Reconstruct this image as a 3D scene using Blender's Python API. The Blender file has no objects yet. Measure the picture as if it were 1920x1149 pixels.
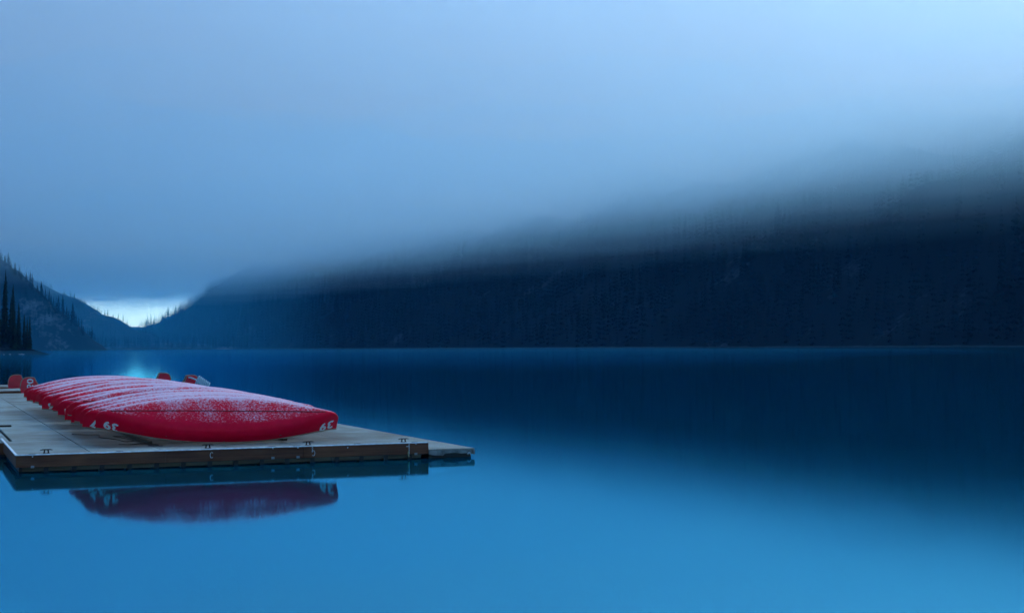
import bpy, bmesh, math, random
import numpy as np
from mathutils import Vector, Matrix, noise

SC = bpy.context.scene
COL = SC.collection
R = math.radians

# ------------------------------------------------------------------ camera
CAM_H = 2.57
cam_d = bpy.data.cameras.new('camera')
cam = bpy.data.objects.new('camera', cam_d)
COL.objects.link(cam)
cam_d.sensor_width = 36.0
cam_d.lens = 36.0 * 2800 / 1920
cam_d.clip_start = 0.1
cam_d.clip_end = 40000
PITCH = math.atan(72.5 / 2800)
ROLL = 0.0066
cam.matrix_world = (Matrix.Translation((0, 0, CAM_H)) @ Matrix.Rotation(R(90) + PITCH, 4, 'X')
                    @ Matrix.Rotation(-ROLL, 4, 'Z'))
SC.camera = cam

# ------------------------------------------------------------------ sky and sun (dawn under low cloud)
SUN_EL, SUN_AZ = R(38), R(34)          # azimuth clockwise from +Y
wd = bpy.data.worlds.new('World')
SC.world = wd
wd.use_nodes = True
nt = wd.node_tree
nt.nodes.clear()
sky = nt.nodes.new('ShaderNodeTexSky')
sky.sky_type = 'NISHITA'
sky.sun_disc = False
sky.sun_elevation = SUN_EL
sky.sun_rotation = SUN_AZ
sky.altitude = 1700
sky.air_density = 1.0
sky.dust_density = 0.3
sky.ozone_density = 2.5
tint = nt.nodes.new('ShaderNodeMix')
tint.data_type = 'RGBA'
tint.blend_type = 'MULTIPLY'
tint.inputs[0].default_value = 1.0
tint.inputs[7].default_value = (0.67, 0.88, 1.0, 1)
bg = nt.nodes.new('ShaderNodeBackground')
bg.inputs[1].default_value = 0.10
wo = nt.nodes.new('ShaderNodeOutputWorld')
nt.links.new(sky.outputs[0], tint.inputs[6])
nt.links.new(tint.outputs[2], bg.inputs[0])
nt.links.new(bg.outputs[0], wo.inputs[0])
sun_d = bpy.data.lights.new('sun', 'SUN')
sun_d.energy = 1.5
sun_d.angle = R(30)
sun_d.color = (1.0, 1.0, 0.98)
sun = bpy.data.objects.new('sun', sun_d)
COL.objects.link(sun)
sdir = Vector((math.sin(SUN_AZ) * math.cos(SUN_EL), math.cos(SUN_AZ) * math.cos(SUN_EL), math.sin(SUN_EL)))
sun.rotation_euler = (-sdir).to_track_quat('-Z', 'Y').to_euler()

vs = SC.view_settings
vs.view_transform = 'Standard'
vs.look = 'None'
vs.exposure = 1.45
vs.gamma = 1.0
cy = SC.cycles
cy.use_denoising = True
try:
    cy.denoiser = 'OPENIMAGEDENOISE'
except Exception:
    pass
cy.use_adaptive_sampling = True
cy.adaptive_threshold = 0.05
cy.max_bounces = 8
cy.volume_bounces = 2
cy.diffuse_bounces = 2
cy.glossy_bounces = 3
cy.transparent_max_bounces = 24
cy.sample_clamp_indirect = 4.0

# ------------------------------------------------------------------ helpers
def tag(o, label=None, cat=None, group=None, kind=None):
    if label: o['label'] = label
    if cat: o['category'] = cat
    if group: o['group'] = group
    if kind: o['kind'] = kind
    return o

def empty(name, loc=(0, 0, 0), mat=None):
    o = bpy.data.objects.new(name, None)
    o.empty_display_size = 0.2
    COL.objects.link(o)
    if mat is not None: o.matrix_world = mat
    else: o.location = loc
    return o

def link(name, me, parent=None, loc=None):
    o = bpy.data.objects.new(name, me)
    COL.objects.link(o)
    if parent is not None: o.parent = parent
    if loc is not None: o.location = loc
    return o

def mesh(name, verts, faces, mat, smooth=False):
    me = bpy.data.meshes.new(name)
    me.from_pydata([tuple(v) for v in verts], [], faces)
    if mat: me.materials.append(mat)
    if smooth: me.polygons.foreach_set('use_smooth', [True] * len(me.polygons))
    me.update()
    return me

def np_mesh(name, V, F, mat, smooth=False):
    """V (n,3), F (m,k) with constant k"""
    V = np.asarray(V, np.float32); F = np.asarray(F, np.int32)
    me = bpy.data.meshes.new(name)
    k = F.shape[1]
    me.vertices.add(len(V)); me.vertices.foreach_set('co', V.ravel())
    me.loops.add(F.size); me.loops.foreach_set('vertex_index', F.ravel())
    me.polygons.add(len(F))
    me.polygons.foreach_set('loop_start', np.arange(0, F.size, k, dtype=np.int32))
    me.polygons.foreach_set('loop_total', np.full(len(F), k, np.int32))
    if mat: me.materials.append(mat)
    if smooth: me.polygons.foreach_set('use_smooth', np.ones(len(F), bool))
    me.update(); me.validate()
    return me

class MB:
    """collects boxes and tubes into one mesh"""
    def __init__(s): s.v = []; s.f = []
    def box(s, x0, x1, y0, y1, z0, z1, bev=0.0):
        b = len(s.v)
        if bev <= 0:
            s.v += [(x, y, z) for z in (z0, z1) for y in (y0, y1) for x in (x0, x1)]
            s.f += [[b + i for i in q] for q in ((0, 2, 3, 1), (4, 5, 7, 6), (0, 1, 5, 4), (2, 6, 7, 3), (0, 4, 6, 2), (1, 3, 7, 5))]
            return s
        # chamfered top edge
        for (zz, d) in ((z0, 0), (z1 - bev, 0), (z1, bev)):
            s.v += [(x0 + d, y0 + d, zz), (x1 - d, y0 + d, zz), (x1 - d, y1 - d, zz), (x0 + d, y1 - d, zz)]
        s.f.append([b + 3, b + 2, b + 1, b])
        for l in (0, 4):
            for i in range(4):
                j = (i + 1) % 4
                s.f.append([b + l + i, b + l + j, b + l + 4 + j, b + l + 4 + i])
        s.f.append([b + 8, b + 9, b + 10, b + 11])
        return s
    def tube(s, pts, rad, n=8, cap=True):
        pts = [Vector(p) for p in pts]
        rads = rad if isinstance(rad, (list, tuple)) else [rad] * len(pts)
        rings = []
        up = Vector((0.13, 0.29, 1)).normalized()
        for i, p in enumerate(pts):
            a = pts[max(i - 1, 0)]; c = pts[min(i + 1, len(pts) - 1)]
            t = (c - a).normalized()
            x = t.cross(up)
            if x.length < 1e-3: x = t.cross(Vector((1, 0, 0)))
            x.normalize(); y = x.cross(t)
            b = len(s.v)
            for k in range(n):
                an = 2 * math.pi * k / n
                s.v.append(tuple(p + rads[i] * (math.cos(an) * x + math.sin(an) * y)))
            rings.append(b)
        for r0, r1 in zip(rings, rings[1:]):
            for k in range(n):
                j = (k + 1) % n
                s.f.append([r0 + k, r0 + j, r1 + j, r1 + k])
        if cap:
            s.f.append([rings[0] + k for k in range(n)][::-1])
            s.f.append([rings[-1] + k for k in range(n)])
        return s
    def mesh(s, name, mat, smooth=False): return mesh(name, s.v, s.f, mat, smooth)
    def build(s, name, mat, parent=None, smooth=False): return link(name, s.mesh(name, mat, smooth), parent)

def fbm(x, y, z=0.0, sc=1.0, o=4):
    return noise.fractal(Vector((x / sc, y / sc, z)), 1.0, 2.0, o)

# ------------------------------------------------------------------ materials
def new_mat(name):
    m = bpy.data.materials.new(name)
    m.use_nodes = True
    t = m.node_tree
    b = t.nodes['Principled BSDF']
    return m, t, b

def nd(t, kind, **kw):
    n = t.nodes.new(kind)
    for k, v in kw.items():
        if k.startswith('i_'):
            key = k[2:]
            n.inputs[int(key) if key.isdigit() else key].default_value = v
        else: setattr(n, k, v)
    return n

def ramp(t, fac, stops):
    r = t.nodes.new('ShaderNodeValToRGB')
    els = r.color_ramp.elements
    while len(els) < len(stops): els.new(0.5)
    for e, (p, c) in zip(els, stops):
        e.position = p
        e.color = c if len(c) == 4 else (*c, 1)
    if fac is not None: t.links.new(fac, r.inputs[0])
    return r

def mixc(t, fac, a, b):
    m = t.nodes.new('ShaderNodeMix'); m.data_type = 'RGBA'
    for sock, val in ((m.inputs[0], fac), (m.inputs[6], a), (m.inputs[7], b)):
        if isinstance(val, (int, float)): sock.default_value = val
        elif isinstance(val, tuple): sock.default_value = val if len(val) == 4 else (*val, 1)
        else: t.links.new(val, sock)
    return m.outputs[2]

def math_(t, op, a, b=None, clamp=False):
    m = t.nodes.new('ShaderNodeMath'); m.operation = op; m.use_clamp = clamp
    for i, val in enumerate((a, b)):
        if val is None: continue
        if isinstance(val, (int, float)): m.inputs[i].default_value = val
        else: t.links.new(val, m.inputs[i])
    return m.outputs[0]

def maprange(t, v, a, b, c=0.0, d=1.0, smooth=True):
    m = t.nodes.new('ShaderNodeMapRange')
    if smooth: m.interpolation_type = 'SMOOTHSTEP'
    t.links.new(v, m.inputs[0])
    for i, x in enumerate((a, b, c, d)): m.inputs[1 + i].default_value = x
    return m.outputs[0]

def noise_tex(t, scale, detail=4, rough=0.55, vec=None, coord='Object'):
    n = t.nodes.new('ShaderNodeTexNoise')
    n.inputs['Scale'].default_value = scale
    n.inputs['Detail'].default_value = detail
    n.inputs['Roughness'].default_value = rough
    if vec is None:
        c = t.nodes.new('ShaderNodeTexCoord')
        vec = c.outputs[coord]
    t.links.new(vec, n.inputs['Vector'])
    return n.outputs[0]

def simple(name, col, rough=0.6, metal=0.0, var=0.25, scale=6.0, bump=0.0, spec=0.5):
    m, t, b = new_mat(name)
    n = noise_tex(t, scale)
    c0 = tuple(max(0, c * (1 - var)) for c in col); c1 = tuple(c * (1 + var) for c in col)
    r = ramp(t, n, [(0.3, c0), (0.7, c1)])
    t.links.new(r.outputs[0], b.inputs['Base Color'])
    b.inputs['Roughness'].default_value = rough
    b.inputs['Metallic'].default_value = metal
    b.inputs['Specular IOR Level'].default_value = spec
    if bump:
        bp = nd(t, 'ShaderNodeBump', i_Strength=bump)
        t.links.new(n, bp.inputs['Height'])
        t.links.new(bp.outputs[0], b.inputs['Normal'])
    return m

def volume_mat(name, col, density, aniso):
    m = bpy.data.materials.new(name)
    m.use_nodes = True
    t = m.node_tree
    t.nodes.clear()
    o = t.nodes.new('ShaderNodeOutputMaterial')
    v = t.nodes.new('ShaderNodeVolumePrincipled')
    v.inputs['Color'].default_value = (*col, 1)
    v.inputs['Density'].default_value = density
    v.inputs['Anisotropy'].default_value = aniso
    t.links.new(v.outputs[0], o.inputs['Volume'])
    return m

M = {}
# lake: glacial blue body under a mirror-still surface
def lake_mat():
    m = bpy.data.materials.new('lake_water')
    m.use_nodes = True
    t = m.node_tree; t.nodes.clear()
    o = t.nodes.new('ShaderNodeOutputMaterial')
    geo = t.nodes.new('ShaderNodeNewGeometry')
    body = t.nodes.new('ShaderNodeBsdfDiffuse')
    # faint pale stones of the shallow bed near the camera's side of the lake
    vor = nd(t, 'ShaderNodeTexVoronoi', i_Scale=1.1)
    dist = nd(t, 'ShaderNodeMapping'); dist.inputs['Scale'].default_value = (0.8, 0.35, 1)
    t.links.new(geo.outputs['Position'], dist.inputs[0])
    wob = nd(t, 'ShaderNodeTexNoise', i_Scale=1.5)
    t.links.new(geo.outputs['Position'], wob.inputs['Vector'])
    add = nd(t, 'ShaderNodeVectorMath', operation='ADD')
    t.links.new(dist.outputs[0], add.inputs[0]); t.links.new(wob.outputs[1], add.inputs[1])
    t.links.new(add.outputs[0], vor.inputs['Vector'])
    st = maprange(t, vor.outputs['Distance'], 0.15, 0.55, 1, 0)
    sep = t.nodes.new('ShaderNodeSeparateXYZ'); t.links.new(geo.outputs['Position'], sep.inputs[0])
    near = maprange(t, sep.outputs[1], 15, 24, 1, 0)
    left = maprange(t, sep.outputs[0], -6.5, -3.0, 1, 0)
    st = math_(t, 'MULTIPLY', math_(t, 'MULTIPLY', st, near), math_(t, 'MULTIPLY', left, 0.6))
    big = noise_tex(t, 0.03, 3, vec=geo.outputs['Position'])
    bc = ramp(t, big, [(0.3, LAKE[0]), (0.7, LAKE[1])])
    c = mixc(t, st, bc.outputs[0], (0.02, 0.22, 0.30))
    t.links.new(c, body.inputs['Color'])
    gl = t.nodes.new('ShaderNodeBsdfAnisotropic')
    gl.inputs['Color'].default_value = (*LAKE_REFL, 1)
    gl.inputs['Roughness'].default_value = 0.05
    fr = nd(t, 'ShaderNodeFresnel', i_IOR=1.333)
    rip = nd(t, 'ShaderNodeTexNoise', i_Scale=0.35); rip.inputs['Detail'].default_value = 2
    mp = nd(t, 'ShaderNodeMapping'); mp.inputs['Scale'].default_value = (0.25, 1, 1)
    t.links.new(geo.outputs['Position'], mp.inputs[0]); t.links.new(mp.outputs[0], rip.inputs['Vector'])
    bp = nd(t, 'ShaderNodeBump', i_Strength=0.004, i_Distance=0.2)
    t.links.new(rip.outputs[0], bp.inputs['Height'])
    t.links.new(bp.outputs[0], gl.inputs['Normal'])
    mx = t.nodes.new('ShaderNodeMixShader')
    t.links.new(maprange(t, fr.outputs[0], 0, 1, 0.33, 1.0, False), mx.inputs[0]); t.links.new(body.outputs[0], mx.inputs[1]); t.links.new(gl.outputs[0], mx.inputs[2])
    t.links.new(mx.outputs[0], o.inputs['Surface'])
    return m
LAKE = ((0.0, 0.055, 0.10, 1), (0.0, 0.065, 0.115, 1))
LAKE_REFL = (0.18, 0.75, 1.0)
M['lake'] = lake_mat()

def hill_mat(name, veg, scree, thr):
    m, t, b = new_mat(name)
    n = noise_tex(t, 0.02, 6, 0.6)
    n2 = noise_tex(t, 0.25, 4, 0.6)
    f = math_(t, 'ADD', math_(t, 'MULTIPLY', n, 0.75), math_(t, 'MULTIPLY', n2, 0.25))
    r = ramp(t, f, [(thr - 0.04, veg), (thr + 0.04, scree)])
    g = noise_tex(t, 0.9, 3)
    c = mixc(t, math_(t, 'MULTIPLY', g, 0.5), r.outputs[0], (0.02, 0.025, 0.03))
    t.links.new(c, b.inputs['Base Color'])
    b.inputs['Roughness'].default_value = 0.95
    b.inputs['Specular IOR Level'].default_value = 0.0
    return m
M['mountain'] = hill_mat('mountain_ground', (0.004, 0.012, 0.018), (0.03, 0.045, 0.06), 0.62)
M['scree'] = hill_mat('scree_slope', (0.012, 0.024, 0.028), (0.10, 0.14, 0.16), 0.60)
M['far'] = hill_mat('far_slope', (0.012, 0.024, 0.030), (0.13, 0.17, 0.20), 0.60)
M['shore'] = simple('shore_gravel', (0.018, 0.035, 0.045), 0.9, scale=0.3, var=0.4, spec=0.0)
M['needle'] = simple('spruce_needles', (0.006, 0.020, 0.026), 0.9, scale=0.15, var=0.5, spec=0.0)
M['needle_near'] = simple('near_spruce_needles', (0.016, 0.028, 0.016), 0.9, scale=0.3, var=0.5, spec=0.0)
M['bark'] = simple('spruce_bark', (0.05, 0.04, 0.035), 0.95, scale=2.0)
M['rock'] = simple('shore_rock', (0.14, 0.17, 0.18), 0.9, scale=1.5, var=0.4)

# ------------------------------------------------------------------ the lake
me = mesh('lake_water', [(-4000, -300, 0), (4000, -300, 0), (4000, 4600, 0), (-4000, 4600, 0)], [(0, 1, 2, 3)], M['lake'])
tag(link('lake_water', me), 'still glacial blue lake mirroring the dock and hills', kind='structure')
me = mesh('lake_bed', [(-4500, -400, -3), (4500, -400, -3), (4500, 5200, -3), (-4500, 5200, -3)], [(0, 1, 2, 3)], M['shore'])
tag(link('lake_bed', me), 'lake bed below the blue water', kind='structure')

# ------------------------------------------------------------------ mountains
S0 = Vector((262, 782)); SD = Vector((-0.469, 0.883)); SN = Vector((0.883, 0.469))
T_END = 2022.0
def right_h(t, n):
    """height of the right-hand mountain, t along its shore, n metres up from it"""
    if n <= 0: return -2.0 + 0.2 * n
    z = 0.60 * n + 18 * fbm(t, n, 3.1, 160) * min(1, n / 60) + 4 * fbm(t, n, 7.7, 30) * min(1, n / 25)
    z += 0.10 * max(0, n - 60)
    edge = T_END + 40 * fbm(n, 1.0, 2.2, 60, 3) - 0.12 * n
    d = edge - t
    cap = 0.4 + 1.9 * d + 7 * fbm(t, n, 9.1, 22)
    z = min(z, cap)
    return max(min(z, 235 + 12 * fbm(t, n, 5, 90)), -2.0)

def grid_hill(name, us, vs_, fn, mat, label):
    verts = [fn(u, v) for v in vs_ for u in us]
    nu = len(us)
    F = [(j * nu + i, j * nu + i + 1, (j + 1) * nu + i + 1, (j + 1) * nu + i) for j in range(len(vs_) - 1) for i in range(nu - 1)]
    o = link(name, np_mesh(name, verts, F, mat, True))
    return tag(o, label, kind='structure')

def right_pt(t, n):
    p = S0 + SD * t + SN * n
    return (p.x, p.y, right_h(t, n))
ts = list(np.arange(-560, 2180, 9.0)); ns = list(np.concatenate([np.arange(-12, 60, 6.0), np.arange(60, 430, 9.0)]))
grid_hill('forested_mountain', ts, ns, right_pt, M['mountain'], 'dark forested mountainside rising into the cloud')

def ridge_fn(A, B, slope_f, slope_b, amp):
    A = Vector(A); B = Vector(B)
    ax = (B - A).xy; L = ax.length; ax = ax / L
    pr = Vector((ax.y, -ax.x))          # points toward the camera side
    if pr.y > 0: pr = -pr
    def h(x, y):
        d = Vector((x, y)) - A.xy
        s = d.dot(ax) / L; q = d.dot(pr)
        z = A.z + (B.z - A.z) * s
        z -= (slope_f if q > 0 else slope_b) * math.sqrt(q * q + 16) - 4
        z += amp * fbm(x, y, 1.7, 45) + 0.35 * amp * fbm(x, y, 8.2, 11)
        return max(z, -2.0)
    return h
h2 = ridge_fn((-640, 1650, 165), (-432, 1560, 1), 0.75, 0.6, 5.0)
h3 = ridge_fn((-720, 2230, 105), (-505, 2180, 6), 0.42, 0.45, 6.0)
h4 = ridge_fn((-1000, 3250, 66), (-660, 3150, 34), 0.35, 0.35, 9.0)
def hill_xy(name, h, x0, x1, y0, y1, st, mat, label):
    return grid_hill(name, list(np.arange(x0, x1 + .1, st)), list(np.arange(y0, y1 + .1, st)), lambda x, y: (x, y, h(x, y)), mat, label)
hill_xy('scree_slope', h2, -760, -395, 1380, 1760, 5, M['scree'], 'steep scree slope with a wooded crest at the lake head')
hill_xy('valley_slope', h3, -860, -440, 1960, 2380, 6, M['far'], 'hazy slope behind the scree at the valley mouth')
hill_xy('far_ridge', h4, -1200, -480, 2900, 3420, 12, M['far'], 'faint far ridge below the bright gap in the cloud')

def valley_h(x, y):
    # low flat delta at the head of the lake
    edge = 1880 + 0.35 * (x + 322) + 14 * fbm(x, 2.0, 0, 60, 3)
    d = y - edge
    z = -1.5 + min(2.2, 0.12 * max(0, d + 12)) + max(0, d - 60) * 0.030 + 1.0 * fbm(x, y, 4, 40) * min(1, max(0, d) / 30)
    return z if d > -14 else -2.0
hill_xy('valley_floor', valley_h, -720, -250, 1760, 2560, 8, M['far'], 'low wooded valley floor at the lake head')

def shore_pt(u, v):
    # pale gravel rim along the foot of the mountain
    p = S0 + SD * u + SN * v
    prof = {-7: -0.6, -3.5: 0.1, -0.5: 0.45, 2.5: 0.8, 5.0: 0.6}[v] if v in (-7, -3.5, -0.5, 2.5, 5.0) else 0
    j = 4 * fbm(u, 3.0, 0, 40, 3)
    p = p + SN * j
    return (p.x, p.y, prof * (1 + 0.5 * fbm(u, v, 6, 9)))
grid_hill('shore', list(np.arange(-560, 1700, 4.0)), [-7, -3.5, -0.5, 2.5, 5.0], shore_pt, M['shore'], 'pale gravel rim along the foot of the dark mountain')

h1 = ridge_fn((-310, 640, 30), (-203, 622, 0.4), 0.40, 0.40, 1.0)
hill_xy('wooded_point', h1, -340, -180, 560, 700, 4, M['mountain'], 'low dark wooded point at the left edge of the lake')

# ------------------------------------------------------------------ conifers
def conifer_arrays(h, rad, levels, per, seed, droop=0.35, bare=0.06, thick=0.16):
    """returns (V, F tri) of the crown: whorls of drooping, tapering sprays"""
    rnd = random.Random(seed)
    V = []; F = []
    for l in range(levels):
        f = l / (levels - 1)
        z = h * (bare + (0.985 - bare) * f ** 0.92)
        rr = rad * (1 - f) ** 0.8 * (0.75 + 0.5 * rnd.random()) + 0.02 * rad
        k = max(3, int(round(per * (1 - 0.45 * f))))
        a0 = rnd.random() * 6.28
        for i in range(k):
            a = a0 + 6.283 * i / k + rnd.uniform(-.25, .25)
            r = rr * rnd.uniform(0.6, 1.15)
            ca, sa = math.cos(a), math.sin(a)
            w = max(0.25 * rad, r * 0.85) * rnd.uniform(0.35, 0.6)
            dz = -droop * r + rnd.uniform(-.1, .1) * r
            th = thick * rad + 0.25 * h / levels
            b = len(V)
            V += [(0, 0, z + th), (ca * r * .55 - sa * w * .5, sa * r * .55 + ca * w * .5, z + dz * .35),
                  (ca * r * .55 + sa * w * .5, sa * r * .55 - ca * w * .5, z + dz * .35), (ca * r, sa * r, z + dz), (ca * r * .3, sa * r * .3, z - th)]
            F += [(b, b + 1, b + 3), (b, b + 3, b + 2), (b + 4, b + 3, b + 1), (b + 4, b + 2, b + 3)]
    b = len(V)
    t = rad * 0.06
    V += [(t, 0, h * .9), (-t * .5, t * .87, h * .9), (-t * .5, -t * .87, h * .9), (0, 0, h)]
    F += [(b, b + 1, b + 3), (b + 1, b + 2, b + 3), (b + 2, b, b + 3)]
    return np.array(V, np.float32), np.array(F, np.int32)

def trunk_mesh(h, r, name='trunk'):
    mb = MB(); mb.tube([(0, 0, -1.5), (0, 0, h * .3), (r * .3, 0, h * .65), (0, 0, h * .95)], [r, r * .8, r * .45, r * .1], 6)
    return mb.mesh(name, M['bark'], True)

def forest(name, pts, protos, mat, label, seed):
    """one mass of far conifers: pts = (x, y, z, height)"""
    rnd = np.random.default_rng(seed)
    Vs = []; Fs = []; off = 0
    pick = rnd.integers(0, len(protos), len(pts))
    for (x, y, z, hh), k in zip(pts, pick):
        V, F = protos[k]
        a = rnd.uniform(0, 6.28); c, s = math.cos(a), math.sin(a); w = hh * rnd.uniform(0.85, 1.25)
        W = np.empty_like(V)
        W[:, 0] = (V[:, 0] * c - V[:, 1] * s) * w + x
        W[:, 1] = (V[:, 0] * s + V[:, 1] * c) * w + y
        W[:, 2] = V[:, 2] * hh + z - 0.3
        Vs.append(W); Fs.append(F + off); off += len(V)
    o = link(name, np_mesh(name, np.concatenate(Vs), np.concatenate(Fs), mat))
    return tag(o, label, 'forest', kind='stuff')

low = [conifer_arrays(1.0, 0.15, 6, 5, 40 + i, bare=0.05) for i in range(7)]
rs = random.Random(5)
pts = []
for k in range(int((T_END + 550) * 330 / 52)):
    tt = rs.uniform(-540, T_END + 10); nn = rs.uniform(2, 332)
    z = right_h(tt, nn)
    keep = 0.95 if fbm(tt, nn * .35, 11, 70) < 0.22 else 0.30
    if 0.3 < z < 190 and rs.random() < keep:
        p = S0 + SD * tt + SN * nn
        pts.append((p.x, p.y, z, rs.uniform(9, 21) * (1.0 if z < 110 else 0.7)))
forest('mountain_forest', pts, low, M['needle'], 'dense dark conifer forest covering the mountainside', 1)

pts = []
for k in range(1500):                       # patches of trees on the scree slope
    x = rs.uniform(-700, -415); y = rs.uniform(1420, 1640)
    z = h2(x, y)
    if z > 2 and fbm(x, y, 21, 60) > -0.12 + 0.30 * (z < 26): pts.append((x, y, z, rs.uniform(7, 13)))
for k in range(1600):
    x = rs.uniform(-800, -450); y = rs.uniform(1980, 2240)
    z = h3(x, y)
    if z > 2 and fbm(x, y, 25, 70) > -0.12: pts.append((x, y, z, rs.uniform(7, 13)))
for k in range(1500):
    x = rs.uniform(-680, -270); y = rs.uniform(1880, 2450)
    z = valley_h(x, y)
    if z > 0.4: pts.append((x, y, z, rs.uniform(9, 17)))
forest('valley_forest', pts, low, M['needle'], 'hazy conifer woods filling the head of the valley', 2)

proto_tree = []
for i in range(6):
    V, F = conifer_arrays(1.0, (0.15, 0.19, 0.16, 0.21, 0.17, 0.13)[i], 14, 7, 90 + i, bare=(0.05, .12, .2, .08, .05, .25)[i])
    proto_tree.append((np_mesh('crown', V, F, M['needle']), trunk_mesh(1.0, 0.013)))
def ridge_tree(i, x, y, z, h, label, group):
    e = empty('spruce_tree', (x, y, z - 0.2))
    e.scale = (h, h, h); e.rotation_euler = (0, 0, i * 1.7)
    tag(e, label, 'tree', group)
    c, tr = proto_tree[i % 6]
    link('crown', c, e); link('trunk', tr, e)
    return e
k = 0
for i in range(40):                        # crest of the scree slope
    s = 0.34 + 0.62 * i / 39.0
    x = -640 + 208 * s + rs.uniform(-2, 2); y = 1650 - 90 * s + rs.uniform(-4, 4)
    hgt = rs.choice([9, 11, 13, 15, 17]) if i not in (28, 32, 33) else 23
    ridge_tree(k, x, y, h2(x, y), hgt, *(('slender dark spruce on the crest of the scree slope', 'spruces along the scree crest') if hgt < 20 else ('taller spruce standing clear of the lower scree crest', 'taller spruces on the lower crest'))); k += 1
for i in range(22):                        # crest of the slope behind
    s = 0.25 + 0.7 * i / 21.0
    x = -720 + 215 * s + rs.uniform(-3, 3); y = 2230 - 50 * s + rs.uniform(-4, 4)
    ridge_tree(k, x, y, h3(x, y), rs.choice([7, 9, 10, 12]), 'small hazy spruce on the valley slope crest below the bright gap', 'spruces along the valley slope'); k += 1
for i in range(26):                        # the steep end of the mountain
    n = 25 + i * 6.5
    tt = T_END - 6
    while right_h(tt, n) < 3 and tt > 1500: tt -= 4
    tt -= rs.uniform(4, 70)
    p = S0 + SD * tt + SN * n
    ridge_tree(k, p.x, p.y, right_h(tt, n), rs.choice([9, 11, 13]), 'dark spruce on the steep end of the forested mountain', 'spruces on the mountain spur'); k += 1

# the near clump on the wooded point
near = [(-211.0, 622, 30, 'tallest spruce with a ragged pointed top on the wooded point', 2.5),
        (-209.5, 627, 25, 'tall shaggy spruce just right of the tallest one on the point', 2.4),
        (-212.6, 617, 22, 'dense dark spruce just left of the tallest one on the point', 2.8),
        (-214.0, 629, 24, 'dark spruce cut off by the left edge of the picture', 2.8),
        (-208.0, 620, 20, 'medium dark spruce in the middle of the wooded point', 2.3),
        (-206.5, 625, 18, 'medium narrow spruce beside the gap in the wooded point', 2.0),
        (-205.6, 617, 12, 'low dark spruce in front of the medium ones on the point', 2.2),
        (-204.6, 619, 13, 'lower bushy spruce toward the tip of the wooded point', 2.0),
        (-203.2, 622, 14, 'slim pointed spruce third from the tip of the wooded point', 1.5),
        (-202.2, 626, 14.5, 'slim pointed spruce second from the tip of the wooded point', 1.4),
        (-201.3, 620, 13, 'outermost small spruce at the tip of the wooded point', 1.3)]
for i, (x, y, h, lab, rad) in enumerate(near):
    e = empty('shore_spruce', (x, y, max(0.2, h1(x, y)) - 0.3))
    tag(e, lab, 'tree', 'spruces on the wooded point')
    V, F = conifer_arrays(h, rad, 44, 10, 200 + i, droop=0.5, bare=0.02, thick=0.12)
    link('crown', np_mesh('crown', V, F, M['needle_near']), e)
    link('trunk', trunk_mesh(h, 0.28), e)
for i in range(14):                        # pale boulders at the waterline of the point
    x = -214 + i * 1.05 + rs.uniform(-.4, .4); y = 612 + rs.uniform(-3, 2)
    bm = bmesh.new(); bmesh.ops.create_icosphere(bm, subdivisions=2, radius=1.0)
    for v in bm.verts:
        v.co *= 1 + 0.35 * noise.noise(v.co * 1.6 + Vector((i * 7.1, 0, 0)))
        v.co.z *= 0.55
    mm = bpy.data.meshes.new('boulder'); bm.to_mesh(mm); bm.free(); mm.materials.append(M['rock'])
    o = link('boulder', mm, None, (x, y, 0.15)); s = rs.uniform(0.25, 0.6); o.scale = (s * 1.4, s, s)
    tag(o, 'pale boulder at the waterline below the near spruces', 'boulder', 'boulders along the wooded point')

# ------------------------------------------------------------------ air: haze and the low cloud deck
def box_mesh(name, lo, hi, mat):
    mb = MB(); mb.box(lo[0], hi[0], lo[1], hi[1], lo[2], hi[2]); return mb.mesh(name, mat)
M['haze'] = volume_mat('haze', (0.03, 0.42, 1.0), 0.000045, 0.0)
o = link('haze', box_mesh('haze', (-4700, -1800, -6), (4700, 5300, 420), M['haze']))
tag(o, 'thin blue morning haze over the lake', kind='stuff')
def cloud_layer(name, cb, ct, density, amp, seed, y_end, label, col=(0.76, 0.92, 1.0)):
    xs = np.concatenate([np.linspace(-3200, -1400, 16), np.linspace(-1360, 780, 70), np.linspace(860, 3200, 20)])
    ys = np.concatenate([np.linspace(-1500, 400, 20), np.linspace(440, 2700, 80), np.linspace(2760, y_end, 10)])
    nx, ny = len(xs), len(ys); N = nx * ny
    V = []
    for z in (0, 1):
        for y in ys:
            for x in xs:
                yy = y + (420 * fbm(x, 0, seed, 260) if y > y_end - 5 else 0)
                V.append((x, yy, cb + amp * fbm(x, y, seed, 480) + 0.7 * amp * fbm(x, y, seed + 5, 150) if z == 0 else ct))
    F = []
    for j in range(ny - 1):
        for i in range(nx - 1):
            a = j * nx + i
            F.append((a, a + nx, a + nx + 1, a + 1)); F.append((N + a, N + a + 1, N + a + nx + 1, N + a + nx))
    for i in range(nx - 1):
        F.append((i, i + 1, N + i + 1, N + i)); b = (ny - 1) * nx + i; F.append((b + 1, b, N + b, N + b + 1))
    for j in range(ny - 1):
        a = j * nx; F.append((a + nx, a, N + a, N + a + nx)); b = a + nx - 1; F.append((b, b + nx, N + b + nx, N + b))
    o = link(name, np_mesh(name, V, F, volume_mat(name, col, density, 0.72), False))
    return tag(o, label, kind='stuff')
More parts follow.
